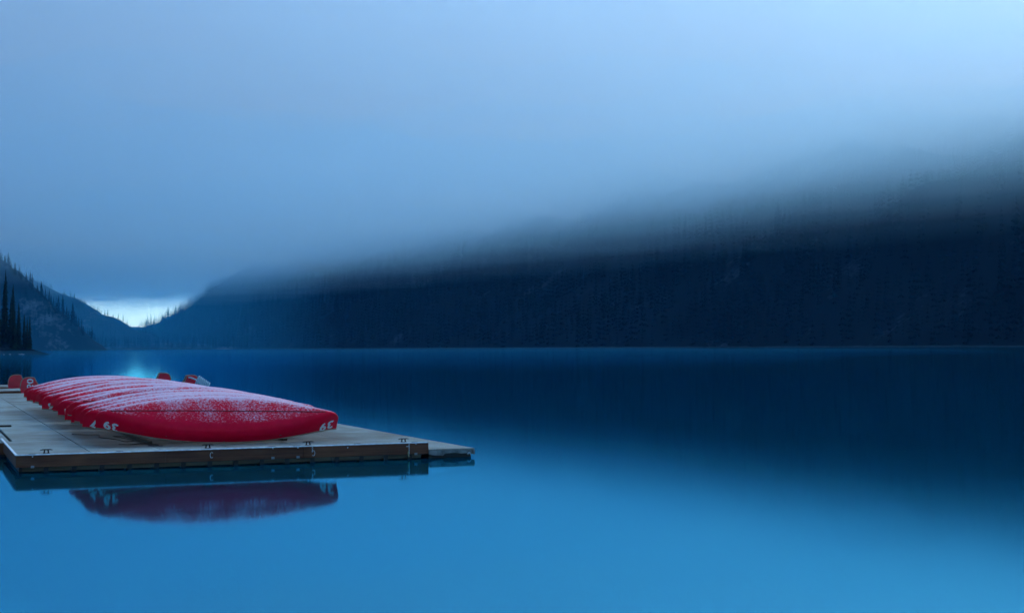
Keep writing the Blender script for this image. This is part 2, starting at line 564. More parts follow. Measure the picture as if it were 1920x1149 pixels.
# the cloud thickens upward: veils from thin to dense, each with its own uneven base
for i, (cb, den, ye, lab) in enumerate(((68, 0.0004, 3200, 'lowest and thinnest veil'), (84, 0.0007, 3350, 'second lowest veil'), (100, 0.0010, 3500, 'middle veil'),
                                        (116, 0.0013, 3700, 'second highest veil'), (128, 0.0015, 3900, 'highest and densest veil'))):
    f = i / 4.0
    cloud_layer('cloud_veil', cb, 248 - 2 * i, den, 3.0, 12.0 + 7 * i, ye, lab + ' of mist at the base of the cloud deck', (0.34 + 0.34 * f, 0.70 + 0.19 * f, 0.92 + 0.08 * f))
cloud_layer('low_cloud', 146.0, 234.0, 0.0040, 32, 43.0, 4100, 'low blue-grey cloud deck swallowing the mountain tops', (1.0, 0.98, 1.0))
bm = bmesh.new(); bmesh.ops.create_uvsphere(bm, u_segments=48, v_segments=24, radius=1.0)
for v in bm.verts:
    q = 1 + 0.15 * noise.noise(v.co * 1.7)
    v.co = Vector((v.co.x * 950 * q, v.co.y * 900 * q, v.co.z * 140 * q))
mm = bpy.data.meshes.new('mist'); bm.to_mesh(mm); bm.free(); mm.materials.append(volume_mat('mist', (0.06, 0.58, 1.0), 0.00042, 0.0))
o = link('mist', mm, None, (-950, 2100, 5))
tag(o, 'thin blue mist lying over the head of the lake', kind='stuff')

bm = bmesh.new(); bmesh.ops.create_uvsphere(bm, u_segments=40, v_segments=16, radius=1.0)
for v in bm.verts:
    q = 1 + 0.2 * noise.noise(v.co * 2.3)
    v.co = Vector((v.co.x * 260 * q, v.co.y * 330 * q, v.co.z * 1.9))
mm = bpy.data.meshes.new('lake_mist'); bm.to_mesh(mm); bm.free(); mm.materials.append(volume_mat('lake_mist', (0.08, 0.60, 1.0), 0.0003, 0.0))
o = link('lake_mist', mm, None, (-120, 480, 0))
tag(o, 'wisp of low mist on the water behind the dock', kind='stuff')

# ================================================================== the dock
ANG = R(21.6)
DM = Matrix.Translation((-10.25, 30.85, 0)) @ Matrix.Rotation(ANG, 4, 'Z')     # dock frame: u along the front, v away from it
DZ = 0.37

def deck_mat():
    m, t, b = new_mat('frosted_deck')
    geo = t.nodes.new('ShaderNodeNewGeometry')
    oi = t.nodes.new('ShaderNodeObjectInfo')
    # dock-frame coordinates
    mp = nd(t, 'ShaderNodeMapping', vector_type='TEXTURE')
    mp.inputs['Location'].default_value = (-10.25, 30.85, 0); mp.inputs['Rotation'].default_value = (0, 0, ANG)
    t.links.new(geo.outputs['Position'], mp.inputs[0])
    uvw = mp.outputs[0]
    sep = t.nodes.new('ShaderNodeSeparateXYZ'); t.links.new(uvw, sep.inputs[0])
    gm = nd(t, 'ShaderNodeMapping'); gm.inputs['Scale'].default_value = (0.6, 14, 1); t.links.new(uvw, gm.inputs[0])
    grain = noise_tex(t, 3.0, 5, 0.6, gm.outputs[0])
    wood = ramp(t, grain, [(0.3, (0.10, 0.095, 0.08)), (0.7, (0.20, 0.18, 0.15))])
    spk = noise_tex(t, 55, 3, 0.7, uvw)
    pat = noise_tex(t, 0.55, 5, 0.6, uvw)
    # frost is missing where the stored canoes shelter the boards
    w1 = math_(t, 'ADD', sep.outputs[0], math_(t, 'MULTIPLY', pat, 0.9))
    inside = math_(t, 'MULTIPLY', maprange(t, w1, 1.95, 2.45), maprange(t, sep.outputs[0], 7.6, 8.2, 1, 0))
    vv = math_(t, 'ADD', sep.outputs[1], math_(t, 'MULTIPLY', pat, 1.2))
    inside = math_(t, 'MULTIPLY', inside, math_(t, 'MULTIPLY', maprange(t, vv, 1.5, 2.6), maprange(t, vv, 25.5, 27, 1, 0)))
    fr = math_(t, 'ADD', math_(t, 'MULTIPLY', pat, 0.9), math_(t, 'MULTIPLY', spk, 0.45))
    fr = math_(t, 'ADD', fr, math_(t, 'MULTIPLY', oi.outputs['Random'], 0.16))
    fr = maprange(t, fr, 0.52, 1.0, 0.08, 0.80)
    fr = math_(t, 'MULTIPLY', fr, math_(t, 'SUBTRACT', 1.0, math_(t, 'MULTIPLY', inside, 0.9)))
    fc = ramp(t, spk, [(0.3, (0.22, 0.31, 0.30)), (0.75, (0.38, 0.49, 0.47))])
    c = mixc(t, fr, wood.outputs[0], fc.outputs[0])
    t.links.new(c, b.inputs['Base Color'])
    b.inputs['Roughness'].default_value = 0.85
    b.inputs['Specular IOR Level'].default_value = 0.2
    bp = nd(t, 'ShaderNodeBump', i_Strength=0.4, i_Distance=0.01)
    t.links.new(spk, bp.inputs['Height']); t.links.new(bp.outputs[0], b.inputs['Normal'])
    return m
M['deck'] = deck_mat()
def plank_mat(name, lo, hi, edge):
    m, t, b = new_mat(name)
    tc = t.nodes.new('ShaderNodeTexCoord')
    oi = t.nodes.new('ShaderNodeObjectInfo')
    gm = nd(t, 'ShaderNodeMapping'); gm.inputs['Scale'].default_value = (0.5, 3, 9); t.links.new(tc.outputs['Object'], gm.inputs[0])
    g = noise_tex(t, 2.2, 6, 0.62, gm.outputs[0])
    big = noise_tex(t, 1.3, 3, 0.5, tc.outputs['Object'])
    f = math_(t, 'ADD', math_(t, 'MULTIPLY', g, 0.6), math_(t, 'MULTIPLY', big, 0.4))
    f = math_(t, 'ADD', f, math_(t, 'MULTIPLY', math_(t, 'SUBTRACT', oi.outputs['Random'], 0.5), 0.12))
    r = ramp(t, f, [(0.32, lo), (0.52, tuple((a + c) / 2 for a, c in zip(lo, hi))), (0.7, hi)])
    t.links.new(r.outputs[0], b.inputs['Base Color'])
    b.inputs['Roughness'].default_value = 0.7
    b.inputs['Specular IOR Level'].default_value = 0.25
    bp = nd(t, 'ShaderNodeBump', i_Strength=0.3, i_Distance=0.01)
    t.links.new(g, bp.inputs['Height']); t.links.new(bp.outputs[0], b.inputs['Normal'])
    return m
M['fascia'] = plank_mat('fascia_wood', (0.065, 0.021, 0.012), (0.22, 0.08, 0.038), None)
M['skirt'] = plank_mat('skirt_wood', (0.05, 0.045, 0.028), (0.13, 0.11, 0.07), None)
M['timber'] = plank_mat('bearer_timber', (0.05, 0.04, 0.03), (0.13, 0.10, 0.07), None)
M['black'] = simple('black_float', (0.012, 0.013, 0.014), 0.6)
M['iron'] = simple('cleat_iron', (0.02, 0.018, 0.018), 0.5, 0.6)
M['galv'] = simple('galvanised_steel', (0.62, 0.64, 0.66), 0.45, 0.6, var=0.15)
M['tagw'] = simple('pale_tag', (0.22, 0.26, 0.28), 0.6, var=0.15)
M['frostedge'] = simple('frosted_edge', (0.62, 0.70, 0.74), 0.85, var=0.3, scale=9)
M['concrete'] = simple('grey_float_side', (0.17, 0.18, 0.17), 0.9, var=0.45, scale=5, bump=0.3)
M['rope_dark'] = simple('dark_rope', (0.025, 0.022, 0.020), 0.9)
M['rope_yel'] = simple('yellowed_rope', (0.40, 0.36, 0.16), 0.9)

dock = empty('floating_dock', mat=DM)
tag(dock, 'large frosted wooden dock carrying the row of red canoes', 'dock')

W, D = 8.94, 45.0
panel_cache = {}
def panel(parent, u0, u1, v0, v1, z=DZ, th=0.035):
    k = (round(u1 - u0, 3), round(v1 - v0, 3), th)
    if k not in panel_cache:
        mb = MB(); mb.box(0, k[0], 0, k[1], -th, 0, 0.004)
        panel_cache[k] = mb.mesh('deck_panel', M['deck'])
    return link('deck_panel', panel_cache[k], parent, (u0, v0, z + random.uniform(-0.002, 0.002)))
random.seed(3)
g = 0.011
def deck(parent, ulist, vlist, z):
    for a, b in zip(vlist, vlist[1:]):
        for c, d in zip(ulist, ulist[1:]):
            panel(parent, c + g, d - g, a + g, b - g, z)
ul = [0.03, 1.52, 3.0, 4.47, 5.95, 7.43, W - 0.0]
deck(dock, ul, [0.05, 2.55, 5.05], DZ)
ul2 = [0.20] + ul[1:]
vl = [5.05, 7.55, 10.0, 11.95, 14.4, 16.85, 19.3, 22.8, 25.3, 27.8, 30.3, 34.0, 37.7, 41.3, 45.0]
deck(dock, ul2, vl, DZ)
deck(dock, [-4.3, -2.05, 0.20], vl[3:], DZ)
# substructure: one dark frame under the panels
mb = MB()
mb.box(0.06, W - 0.06, 0.06, 5.0, 0.10, DZ - 0.04)
mb.box(0.26, W - 0.06, 5.0, D - 0.02, 0.10, DZ - 0.04)
mb.box(-4.25, 0.26, 12.0, D - 0.02, 0.10, DZ - 0.04)
mb.build('frame', M['black'], dock)
# front and side fascia boards
for (a, b) in ((0.0, 3.05), (3.05, 6.05), (6.05, W)):
    mb = MB(); mb.box(a + .004, b - .004, 0.0, 0.045, 0.115, DZ - 0.012, 0.006); mb.build('fascia_board', M['fascia'], dock)
mb = MB(); mb.box(0.0, 0.045, 0.05, 5.0, 0.115, DZ - 0.012, 0.006); mb.build('fascia_board', M['fascia'], dock)
mb = MB(); mb.box(W - 0.02, W + 0.025, 0.05, D, 0.115, DZ - 0.012, 0.006); mb.build('fascia_board', M['fascia'], dock)
mb = MB(); mb.box(0.0, W, D - 0.02, D + 0.025, 0.115, DZ - 0.012, 0.006); mb.build('fascia_board', M['fascia'], dock)
# frost-whitened nosing on the front edge
x = 0.0
while x < W - 0.01:
    l = min(random.uniform(1.1, 1.9), W - x)
    mb = MB(); mb.box(x + .003, x + l - .003, -0.012, 0.052, DZ - 0.010, DZ + 0.010, 0.005); mb.build('edge_strip', M['frostedge'], dock)
    x += l
x = 0.06
while x < 5.0:
    mb = MB(); mb.box(-0.012, 0.04, x, x + 1.2, DZ - 0.010, DZ + 0.010, 0.005); mb.build('edge_strip', M['frostedge'], dock)
    x += 1.23
# skirt below the fascia and the black float blocks that show through it
for (a, b) in ((0.12, 2.3), (2.3, 4.5), (4.5, 6.7), (6.7, 8.8)):
    mb = MB(); mb.box(a + .01, b - .01, 0.05, 0.08, 0.025, 0.10); mb.build('skirt_board', M['skirt'], dock)
k = 0.55
while k < W - 0.2:
    mb = MB(); mb.box(k, k + 0.10, 0.028, 0.30, -0.10, 0.112, 0.01); mb.build('float_block', M['black'], dock)
    k += 0.565
mb = MB(); mb.box(0.08, W - 0.08, 0.32, 44.6, -0.35, 0.098); mb.build('float', M['black'], dock)
# cleats
mb = MB()
mb.tube([(-0.125, 0, 0.070), (-0.08, 0, 0.080), (0, 0, 0.079), (0.08, 0, 0.080), (0.125, 0, 0.070)], [0.006, 0.011, 0.013, 0.011, 0.006], 8)
mb.tube([(-0.045, 0, 0.0), (-0.034, 0, 0.075)], [0.018, 0.012], 8); mb.tube([(0.045, 0, 0.0), (0.034, 0, 0.075)], [0.018, 0.012], 8)
mb.box(-0.07, 0.07, -0.025, 0.025, 0.0, 0.008)
cleat_me = mb.mesh('cleat', M['iron'])
for (u, v) in ((0.62, 0.20), (3.98, 0.22), (6.2, 0.20), (8.42, 0.20)):
    link('cleat', cleat_me, dock, (u, v, DZ + 0.008))
# mooring hooks on the fascia
mb = MB()
pts = [(0.036 * math.cos(a), -0.03, 0.058 * math.sin(a)) for a in np.linspace(R(50), R(310), 14)]
mb.tube(pts, 0.006, 6); mb.tube([(pts[0][0], -0.03, pts[0][2]), (pts[0][0], 0.002, pts[0][2])], 0.006, 6)
hook_me = mb.mesh('hook', M['galv'])
h = link('hook', hook_me, dock, (4.02, 0.0, 0.245))
h = link('hook', hook_me, dock, (6.26, 0.0, 0.215)); h.scale = (-1, 1, 1)
# chains hanging from two cleats
def chain(u, z0, z1, name, mat):
    mb = MB()
    z = z0; i = 0
    while z > z1:
        pp = [(u + (0.012 * math.cos(a) if i % 2 else 0), -0.03 + (0 if i % 2 else 0.010 * math.cos(a)), z - 0.02 + 0.022 * math.sin(a)) for a in np.linspace(0, 6.283, 9)]
        mb.tube(pp, 0.004, 4, False); z -= 0.034; i += 1
    return mb.build(name, mat, dock)
chain(6.24, DZ + 0.01, 0.27, 'chain', M['galv'])
chain(8.48, DZ + 0.01, 0.13, 'chain', M['galv'])
mb = MB(); mb.tube([(8.47, -0.03, 0.20), (8.455, -0.035, 0.15), (8.46, -0.035, 0.10), (8.475, -0.03, 0.06), (8.49, -0.03, 0.075)], 0.013, 6); mb.build('rope_end', M['rope_yel'], dock)
mb = MB(); mb.box(8.42, 8.48, -0.012, -0.002, 0.285, 0.30); mb.build('bracket', M['galv'], dock)
for (u, z) in ((0.33, 0.13), (5.36, 0.145), (5.92, 0.145), (8.65, 0.125)):
    mb = MB(); mb.box(u - 0.034, u + 0.034, -0.012, -0.002, z - 0.032, z + 0.018, 0.002)
    mb.box(u - 0.02, u + 0.02, -0.016, -0.012, z - 0.012, z + 0.012); mb.build('tag_plate', M['tagw'], dock)
for (u, z) in ((0.33, 0.335), (5.36, 0.345), (5.92, 0.345), (8.65, 0.345), (7.05, 0.31)):
    mb = MB(); mb.tube([(u, -0.02, z), (u, 0.0, z)], 0.014, 8); mb.build('bolt_head', M['galv'], dock)
for (u, v) in ((0.33, 0.09), (5.36, 0.09), (5.92, 0.09), (8.65, 0.09), (2.1, .10), (7.3, .1)):
    mb = MB(); mb.box(u - 0.07, u + 0.07, v - 0.03, v + 0.03, DZ + 0.003, DZ + 0.02, 0.004); mb.build('hinge_plate', M['iron'], dock)
mb = MB(); mb.box(0.21, 0.55, 11.86, 12.02, DZ - 0.01, DZ + 0.05, 0.01); mb.build('hinge_plate', M['iron'], dock)

# lower float along the right side
lowf = empty('side_float', mat=DM)
tag(lowf, 'lower frosted float strip along the right side of the dock', 'dock')
LW = W + 0.03
vv = 0.0; k = 0
while vv < 44:
    panel(lowf, LW + g, 10.07, vv + g, vv + 3.0 - g, 0.205, 0.03); vv += 3.0
mb = MB()
n = 22
top = [(LW + 1.04 * i / n, 0.175) for i in range(n + 1)]
bot = [(LW + 1.04 * i / n, 0.085 + 0.022 * noise.noise(Vector((i * 0.33, 1.7, 0))) - 0.03 * math.sin(i / n * 3.14) * (1 if i / n < .35 else -0.9)) for i in range(n + 1)]
b0 = len(mb.v)
for (a, z0), (_, z1) in zip(top, bot): mb.v += [(a, 0.0, z0), (a, 0.0, z1), (a, 0.10, z0), (a, 0.10, z1)]
for i in range(n):
    a = b0 + 4 * i; c = a + 4
    mb.f += [[a, a + 1, c + 1, c], [a + 1, a + 3, c + 3, c + 1], [a + 2, c + 2, c + 3, a + 3], [a, c, c + 2, a + 2]]
mb.build('front_skirt', M['concrete'], lowf)
mb = MB(); mb.box(10.03, 10.075, 0.0, 45, 0.07, 0.172, 0.004); mb.build('side_skirt', M['concrete'], lowf)
mb = MB(); mb.box(LW + .02, 10.02, 0.11, 45, -0.3, 0.17); mb.build('float', M['black'], lowf)
mb = MB(); mb.tube([(9.93 + 0.03 * math.cos(a), -0.02, 0.075 + 0.035 * math.sin(a)) for a in np.linspace(R(-20), R(200), 10)], 0.008, 6); mb.build('hook', M['galv'], lowf)

# narrow low walkway in the inner corner on the left
wk = empty('corner_walkway', mat=DM)
tag(wk, 'narrow pale frosted walkway in the inside corner of the dock', 'walkway')
panel(wk, -2.2, 0.17, 5.07, 8.5, 0.33); panel(wk, -2.2, 0.17, 8.52, 11.9, 0.33)
mb = MB(); mb.box(-2.2, 0.17, 5.03, 5.065, 0.06, 0.325); mb.build('fascia_board', M['fascia'], wk)
mb = MB(); mb.box(-2.1, 0.15, 5.1, 11.85, -0.2, 0.29); mb.build('float', M['black'], wk)

# two finger docks beyond, with a boat slip in front of each
for i, (v0, v1, z) in enumerate(((47.3, 52.6, 0.42), (55.3, 60.5, 0.44))):
    fd = empty('finger_dock', mat=DM)
    tag(fd, ('first frosted finger dock behind the row of stacked canoes', 'farthest frosted finger dock at the left behind the canoes')[i], 'dock')
    uu = -6.0
    while uu < 9.4:
        panel(fd, uu + g, uu + 2.2 - g, v0 + g, v1 - g, z); uu += 2.2
    mb = MB(); mb.box(-6, 9.4, v0 - 0.04, v0, 0.05, z - 0.01, 0.005); mb.build('fascia_board', M['fascia'], fd)
    mb = MB(); mb.box(-5.9, 9.3, v0 + .05, v1 - .05, -0.3, z - 0.045); mb.build('float', M['black'], fd)

# bearers the canoes rest on, and dark mooring line on the deck
for (u, lab) in ((3.0, 'long timber bearer under the left ends of the canoes'), (4.55, 'long timber bearer under the middle of the canoes'), (6.1, 'long timber bearer under the right half of the canoes')):
    o = empty('timber_bearer', mat=DM @ Matrix.Translation((u, 2.0, DZ)))
    tag(o, lab, 'timber')
    for j in range(4):
        mb = MB(); mb.box(-0.05, 0.05, j * 5.6 + .02, j * 5.6 + 5.58, 0.008, 0.09, 0.006); mb.build('beam', M['timber'], o)
def rope(name, pts, r, lab):
    P = [Vector(p) for p in pts]; out = []
    for i in range(len(P) - 1):
        a = P[max(i - 1, 0)]; b = P[i]; c = P[i + 1]; d = P[min(i + 2, len(P) - 1)]
        for s in range(6):
            t = s / 6
            out.append(0.5 * ((2 * b) + (c - a) * t + (2 * a - 5 * b + 4 * c - d) * t * t + (3 * b - a - 3 * c + d) * t ** 3))
    out.append(P[-1])
    mb = MB(); mb.tube(out, r, 6)
    o = link(name, mb.mesh(name, M['rope_dark'], True)); o.matrix_world = DM
    return tag(o, lab, 'rope')
zr = DZ + 0.016
rope('mooring_rope', [(1.75, 7.0, zr), (2.1, 6.6, zr), (2.35, 6.4, zr), (2.25, 5.3, zr), (2.5, 4.4, zr), (2.62, 3.3, zr), (2.85, 3.6, zr), (2.75, 4.7, zr), (2.6, 5.6, zr), (2.9, 5.2, zr)], 0.009, 'tangled dark mooring rope lying under the left end of the front canoe')
rope('loose_line', [(2.35, 2.35, zr), (2.6, 2.2, zr), (2.8, 2.4, zr), (3.0, 2.25, zr), (3.15, 1.75, zr), (2.9, 1.6, zr), (3.2, 1.45, zr)], 0.008, 'short dark line lying on the deck before the front canoe')

# ================================================================== canoes
def hull_red():
    m, t, b = new_mat('frosted_red_hull')
    geo = t.nodes.new('ShaderNodeNewGeometry')
    oi = t.nodes.new('ShaderNodeObjectInfo')
    tc = t.nodes.new('ShaderNodeTexCoord')
    sep = t.nodes.new('ShaderNodeSeparateXYZ'); t.links.new(geo.outputs['Normal'], sep.inputs[0])
    off = nd(t, 'ShaderNodeVectorMath', operation='ADD')
    cmb = t.nodes.new('ShaderNodeCombineXYZ'); t.links.new(math_(t, 'MULTIPLY', oi.outputs['Random'], 37.0), cmb.inputs[0])
    t.links.new(tc.outputs['Object'], off.inputs[0]); t.links.new(cmb.outputs[0], off.inputs[1])
    p = off.outputs[0]
    big = noise_tex(t, 1.3, 4, 0.6, p)
    crys = noise_tex(t, 19, 5, 0.75, p)
    fine = noise_tex(t, 60, 2, 0.6, p)
    up = sep.outputs[2]
    cov = math_(t, 'POWER', maprange(t, up, 0.40, 1.0, 0.0, 1.0, False), 3.0)
    cov = math_(t, 'ADD', math_(t, 'MULTIPLY', cov, 0.66), 0.37)
    cov = math_(t, 'ADD', cov, math_(t, 'MULTIPLY', math_(t, 'SUBTRACT', oi.outputs['Random'], 0.5), 0.18))
    cov = math_(t, 'ADD', cov, math_(t, 'MULTIPLY', math_(t, 'SUBTRACT', big, 0.5), 0.75))
    gate = maprange(t, up, 0.42, 0.58)
    s = math_(t, 'ADD', math_(t, 'MULTIPLY', crys, 0.75), math_(t, 'MULTIPLY', fine, 0.25))
    # coverage threshold against the crystal pattern
    d = math_(t, 'SUBTRACT', math_(t, 'ADD', s, math_(t, 'MULTIPLY', cov, 0.56)), 0.79)
    f = maprange(t, d, -0.10, 0.16, 0.0, 1.0)
    f = math_(t, 'MULTIPLY', f, gate)
    f = math_(t, 'MULTIPLY', f, 0.78)
    dirt = noise_tex(t, 5, 4, 0.6, p)
    red = ramp(t, dirt, [(0.3, (0.84, 0.001, 0.026)), (0.7, (0.95, 0.002, 0.038))])
    fcol = ramp(t, crys, [(0.3, (0.66, 0.58, 0.74)), (0.7, (0.88, 0.82, 0.93))])
    c = mixc(t, f, red.outputs[0], fcol.outputs[0])
    t.links.new(c, b.inputs['Base Color'])
    t.links.new(maprange(t, f, 0, 1, 0.32, 0.9, False), b.inputs['Roughness'])
    b.inputs['Specular IOR Level'].default_value = 0.14
    bp = nd(t, 'ShaderNodeBump', i_Strength=0.35, i_Distance=0.006)
    t.links.new(f, bp.inputs['Height']); t.links.new(bp.outputs[0], b.inputs['Normal'])
    return m
M['hull'] = hull_red()
M['keel'] = simple('keel_strip', (0.30, 0.002, 0.012), 0.5, var=0.3)
M['inside'] = simple('hull_inside', (0.10, 0.085, 0.07), 0.8)
M['rail'] = simple('gunwale_trim', (0.26, 0.19, 0.13), 0.6, var=0.25, scale=4)
M['digit'] = simple('white_paint', (0.72, 0.74, 0.76), 0.6, var=0.12, scale=20)
M['seatwood'] = simple('seat_slats', (0.22, 0.15, 0.09), 0.7)

NEXP = 3.6
class Hull:
    """stations: x, low z, high z, half beam"""
    def __init__(s, X, lo, hi, b, n=NEXP):
        s.X, s.lo, s.hi, s.b, s.n = map(np.asarray, (X, lo, hi, b, n)); s.n = float(n)
    def at(s, x):
        return np.interp(x, s.X, s.lo), np.interp(x, s.X, s.hi), np.interp(x, s.X, s.b)
    def half(s, x, z):
        lo, hi, b = s.at(x)
        r = min(max((z - lo) / max(hi - lo, 1e-4), 0.0), 1.0)
        c = (1 - r) ** (s.n / 2)
        return b * math.sqrt(max(0, 1 - c * c)) ** (2 / s.n)
    def ring(s, i, K, inset=0.0):
        lo, hi, b = s.lo[i] + inset, s.hi[i], max(s.b[i] - inset, 0.001)
        lo = min(lo, hi - 0.004)
        out = []
        for k in range(-K, K + 1):
            ph = (math.pi / 2) * abs(k) / K
            y = b * math.sin(ph) ** (2 / s.n); z = lo + (hi - lo) * (1 - max(0, math.cos(ph)) ** (2 / s.n))
            out.append((s.X[i], math.copysign(y, k) if k else 0.0, z))
        return out
    def shell(s, K, inset, flip, i0=0, i1=None):
        i1 = len(s.X) if i1 is None else i1
        V = []; F = []; w = 2 * K + 1
        for i in range(i0, i1): V += s.ring(i, K, inset)
        for i in range(i1 - i0 - 1):
            for k in range(w - 1):
                a = i * w + k; q = (a, a + 1, a + w + 1, a + w)
                F.append(q[::-1] if flip else q)
        return V, F
    def build(s, parent, K=11, inside_trim=3, mats=('hull', 'inside'), rail=0.018):
        V, F = s.shell(K, 0, True)
        hull = link('hull', mesh('hull', V, F, M[mats[0]], True), parent)
        V, F = s.shell(K, 0.012, False, inside_trim, len(s.X) - inside_trim)
        link('lining', mesh('lining', V, F, M[mats[1]], True), hull)
        for sd in (-1, 1):
            mb = MB(); mb.tube([(x, sd * (b + 0.004), h) for x, h, b in zip(s.X, s.hi, s.b)], rail, 6); mb.build('gunwale', M['rail'], parent, True)
        return hull

def rental_hull():
    half = 2.72
    s = np.concatenate([np.linspace(0, 0.8, 16), 0.8 + 0.2 * np.sin(np.linspace(0, 1, 16)[1:] * math.pi / 2)])
    s = np.concatenate([-s[::-1], s[1:]])
    X = s * half; a = np.abs(s)
    b = 0.57 * np.clip(1 - a ** 2.3, 0, 1) ** 1.05 + 0.006
    hi = 0.42 + 0.04 * a ** 2 + 0.19 * a ** 6
    r = 0.24; d = half - np.abs(X)
    lo = 0.025 * a ** 2 + np.where(d < r, r - np.sqrt(np.clip(r * r - (r - d) ** 2, 0, None)), 0)
    return Hull(X, lo, hi, b)

# stencilled digits as stroke lists in a 0.62 x 1 box
def arc(cx, cy, rx, ry, a0, a1, n=10):
    return [(cx + rx * math.cos(R(a)), cy + ry * math.sin(R(a))) for a in np.linspace(a0, a1, n)]
DIG = {
    '0': [arc(.31, .5, .22, .40, 95, 265, 12), arc(.31, .5, .22, .40, -85, 85, 12)],
    '1': [[(.12, .74), (.33, .90), (.33, .08)]],
    '2': [arc(.31, .68, .21, .22, 165, -40, 10) + [(.10, .10), (.56, .10)]],
    '3': [arc(.29, .70, .20, .20, 150, -80, 10), arc(.29, .30, .22, .20, 80, -150, 10)],
    '4': [[(.46, .08), (.46, .90), (.08, .32), (.60, .32)]],
    '5': [[(.54, .90), (.15, .90), (.13, .52)] + arc(.30, .34, .23, .25, 120, -150, 10)],
    '6': [arc(.32, .31, .21, .22, 0, 360, 14), [(.48, .90), (.30, .80), (.15, .55), (.11, .33)]],
    '7': [[(.08, .90), (.54, .90), (.24, .08)]],
    '8': [arc(.31, .70, .18, .19, 0, 360, 12), arc(.31, .29, .21, .21, 0, 360, 12)],
    '9': [arc(.30, .69, .21, .22, 0, 360, 14), [(.14, .10), (.32, .20), (.47, .45), (.51, .67)]],
}
def ribbon(pts, w):
    V = []; F = []
    P = [Vector(p) for p in pts]
    for i, p in enumerate(P):
        a = P[max(i - 1, 0)]; c = P[min(i + 1, len(P) - 1)]
        if (c - a).length < 1e-6: c = P[1]
        t = (c - a).normalized(); nrm = Vector((-t.y, t.x))
        if 0 < i < len(P) - 1:
            t0 = (p - a).normalized(); k = abs(nrm.dot(Vector((-t0.y, t0.x)))); nrm = nrm / max(k, 0.55)
        V += [p + nrm * w / 2, p - nrm * w / 2]
    for i in range(len(P) - 1): F.append((2 * i, 2 * i + 1, 2 * i + 3, 2 * i + 2))
    return V, F
def number_mesh(hull, text, x0, z0, size, side, wide=0.86, stroke=0.21):
    """digits laid on the hull's side; side -1 is local -y, text reads along +x there"""
    V = []; F = []
    for j, ch in enumerate(text):
        for st in DIG[ch]:
            fine = []
            for a, c in zip(st, st[1:]):
                for q in range(2): fine.append((a[0] + (c[0] - a[0]) * q / 2, a[1] + (c[1] - a[1]) * q / 2))
            fine.append(st[-1])
            v, f = ribbon(fine, stroke); b = len(V)
            for p in v:
                tx = (p[0] + j * 0.74) * size * wide; tz = p[1] * size
                x = x0 + (tx if side < 0 else -tx); z = z0 + tz
                V.append((x, side * (hull.half(x, z) + 0.006), z))
            F += [tuple(b + i for i in q) for q in f]
    return mesh('number', V, F, M['digit'])

RH = rental_hull()
proto = empty('proto_canoe')
def canoe_meshes():
    RH.build(proto)
    mb = MB(); mb.tube([(x, 0, l - 0.004) for x, l, d in zip(RH.X, RH.lo, 2.72 - np.abs(RH.X)) if d > 0.30], 0.012, 6)
    mb.build('keel', M['keel'], proto, True)
    for x in (-1.25, 1.05):
        b = RH.at(x)[2]
        mb = MB(); mb.box(x - 0.14, x + 0.14, -b + 0.02, b - 0.02, 0.30, 0.325, 0.004); mb.build('seat', M['seatwood'], proto)
    b = RH.at(-0.1)[2]
    mb = MB(); mb.tube([(-0.1, -b, 0.395), (-0.1, -b * .4, 0.37), (-0.1, b * .4, 0.37), (-0.1, b, 0.395)], 0.022, 6); mb.build('yoke', M['seatwood'], proto)
canoe_meshes()
PART_TREE = [(c.name.split('.')[0], c.data, [(g_.name.split('.')[0], g_.data) for g_ in c.children]) for c in proto.children]
for c in list(proto.children):
    for g_ in list(c.children): bpy.data.objects.remove(g_)
    bpy.data.objects.remove(c)
bpy.data.objects.remove(proto)

NUMS = ['39', '27', '12', '41', '50', '37', '18', '24', '33', '46', '11', '16', '22', '45', '29', '31', '14', '43', '58']
UV = [(4.58, 1.5), (4.47, 2.7), (4.49, 3.7), (4.48, 4.9), (4.51, 5.9), (4.52, 7.0), (4.53, 8.0), (4.46, 9.6), (4.49, 10.6), (4.51, 11.6),
      (4.53, 12.7), (4.42, 14.6), (4.44, 15.9), (4.46, 17.0), (4.48, 18.0), (4.48, 19.2), (4.49, 20.4), (4.43, 21.9), (4.44, 23.4)]
LAB = {0: 'nearest overturned red canoe at the front of the row, numbered 39', 1: 'second overturned red canoe in the row, numbered 27',
       4: 'overturned red canoe numbered 50, fifth from the front', 5: 'overturned red canoe numbered 37, sixth from the front',
       11: 'overturned red canoe numbered 16, halfway back in the row', 18: 'last overturned red canoe at the far end of the row'}
ORD = 'first second third fourth fifth sixth seventh eighth ninth tenth eleventh twelfth thirteenth fourteenth fifteenth sixteenth seventeenth eighteenth nineteenth'.split()
rc = random.Random(11)
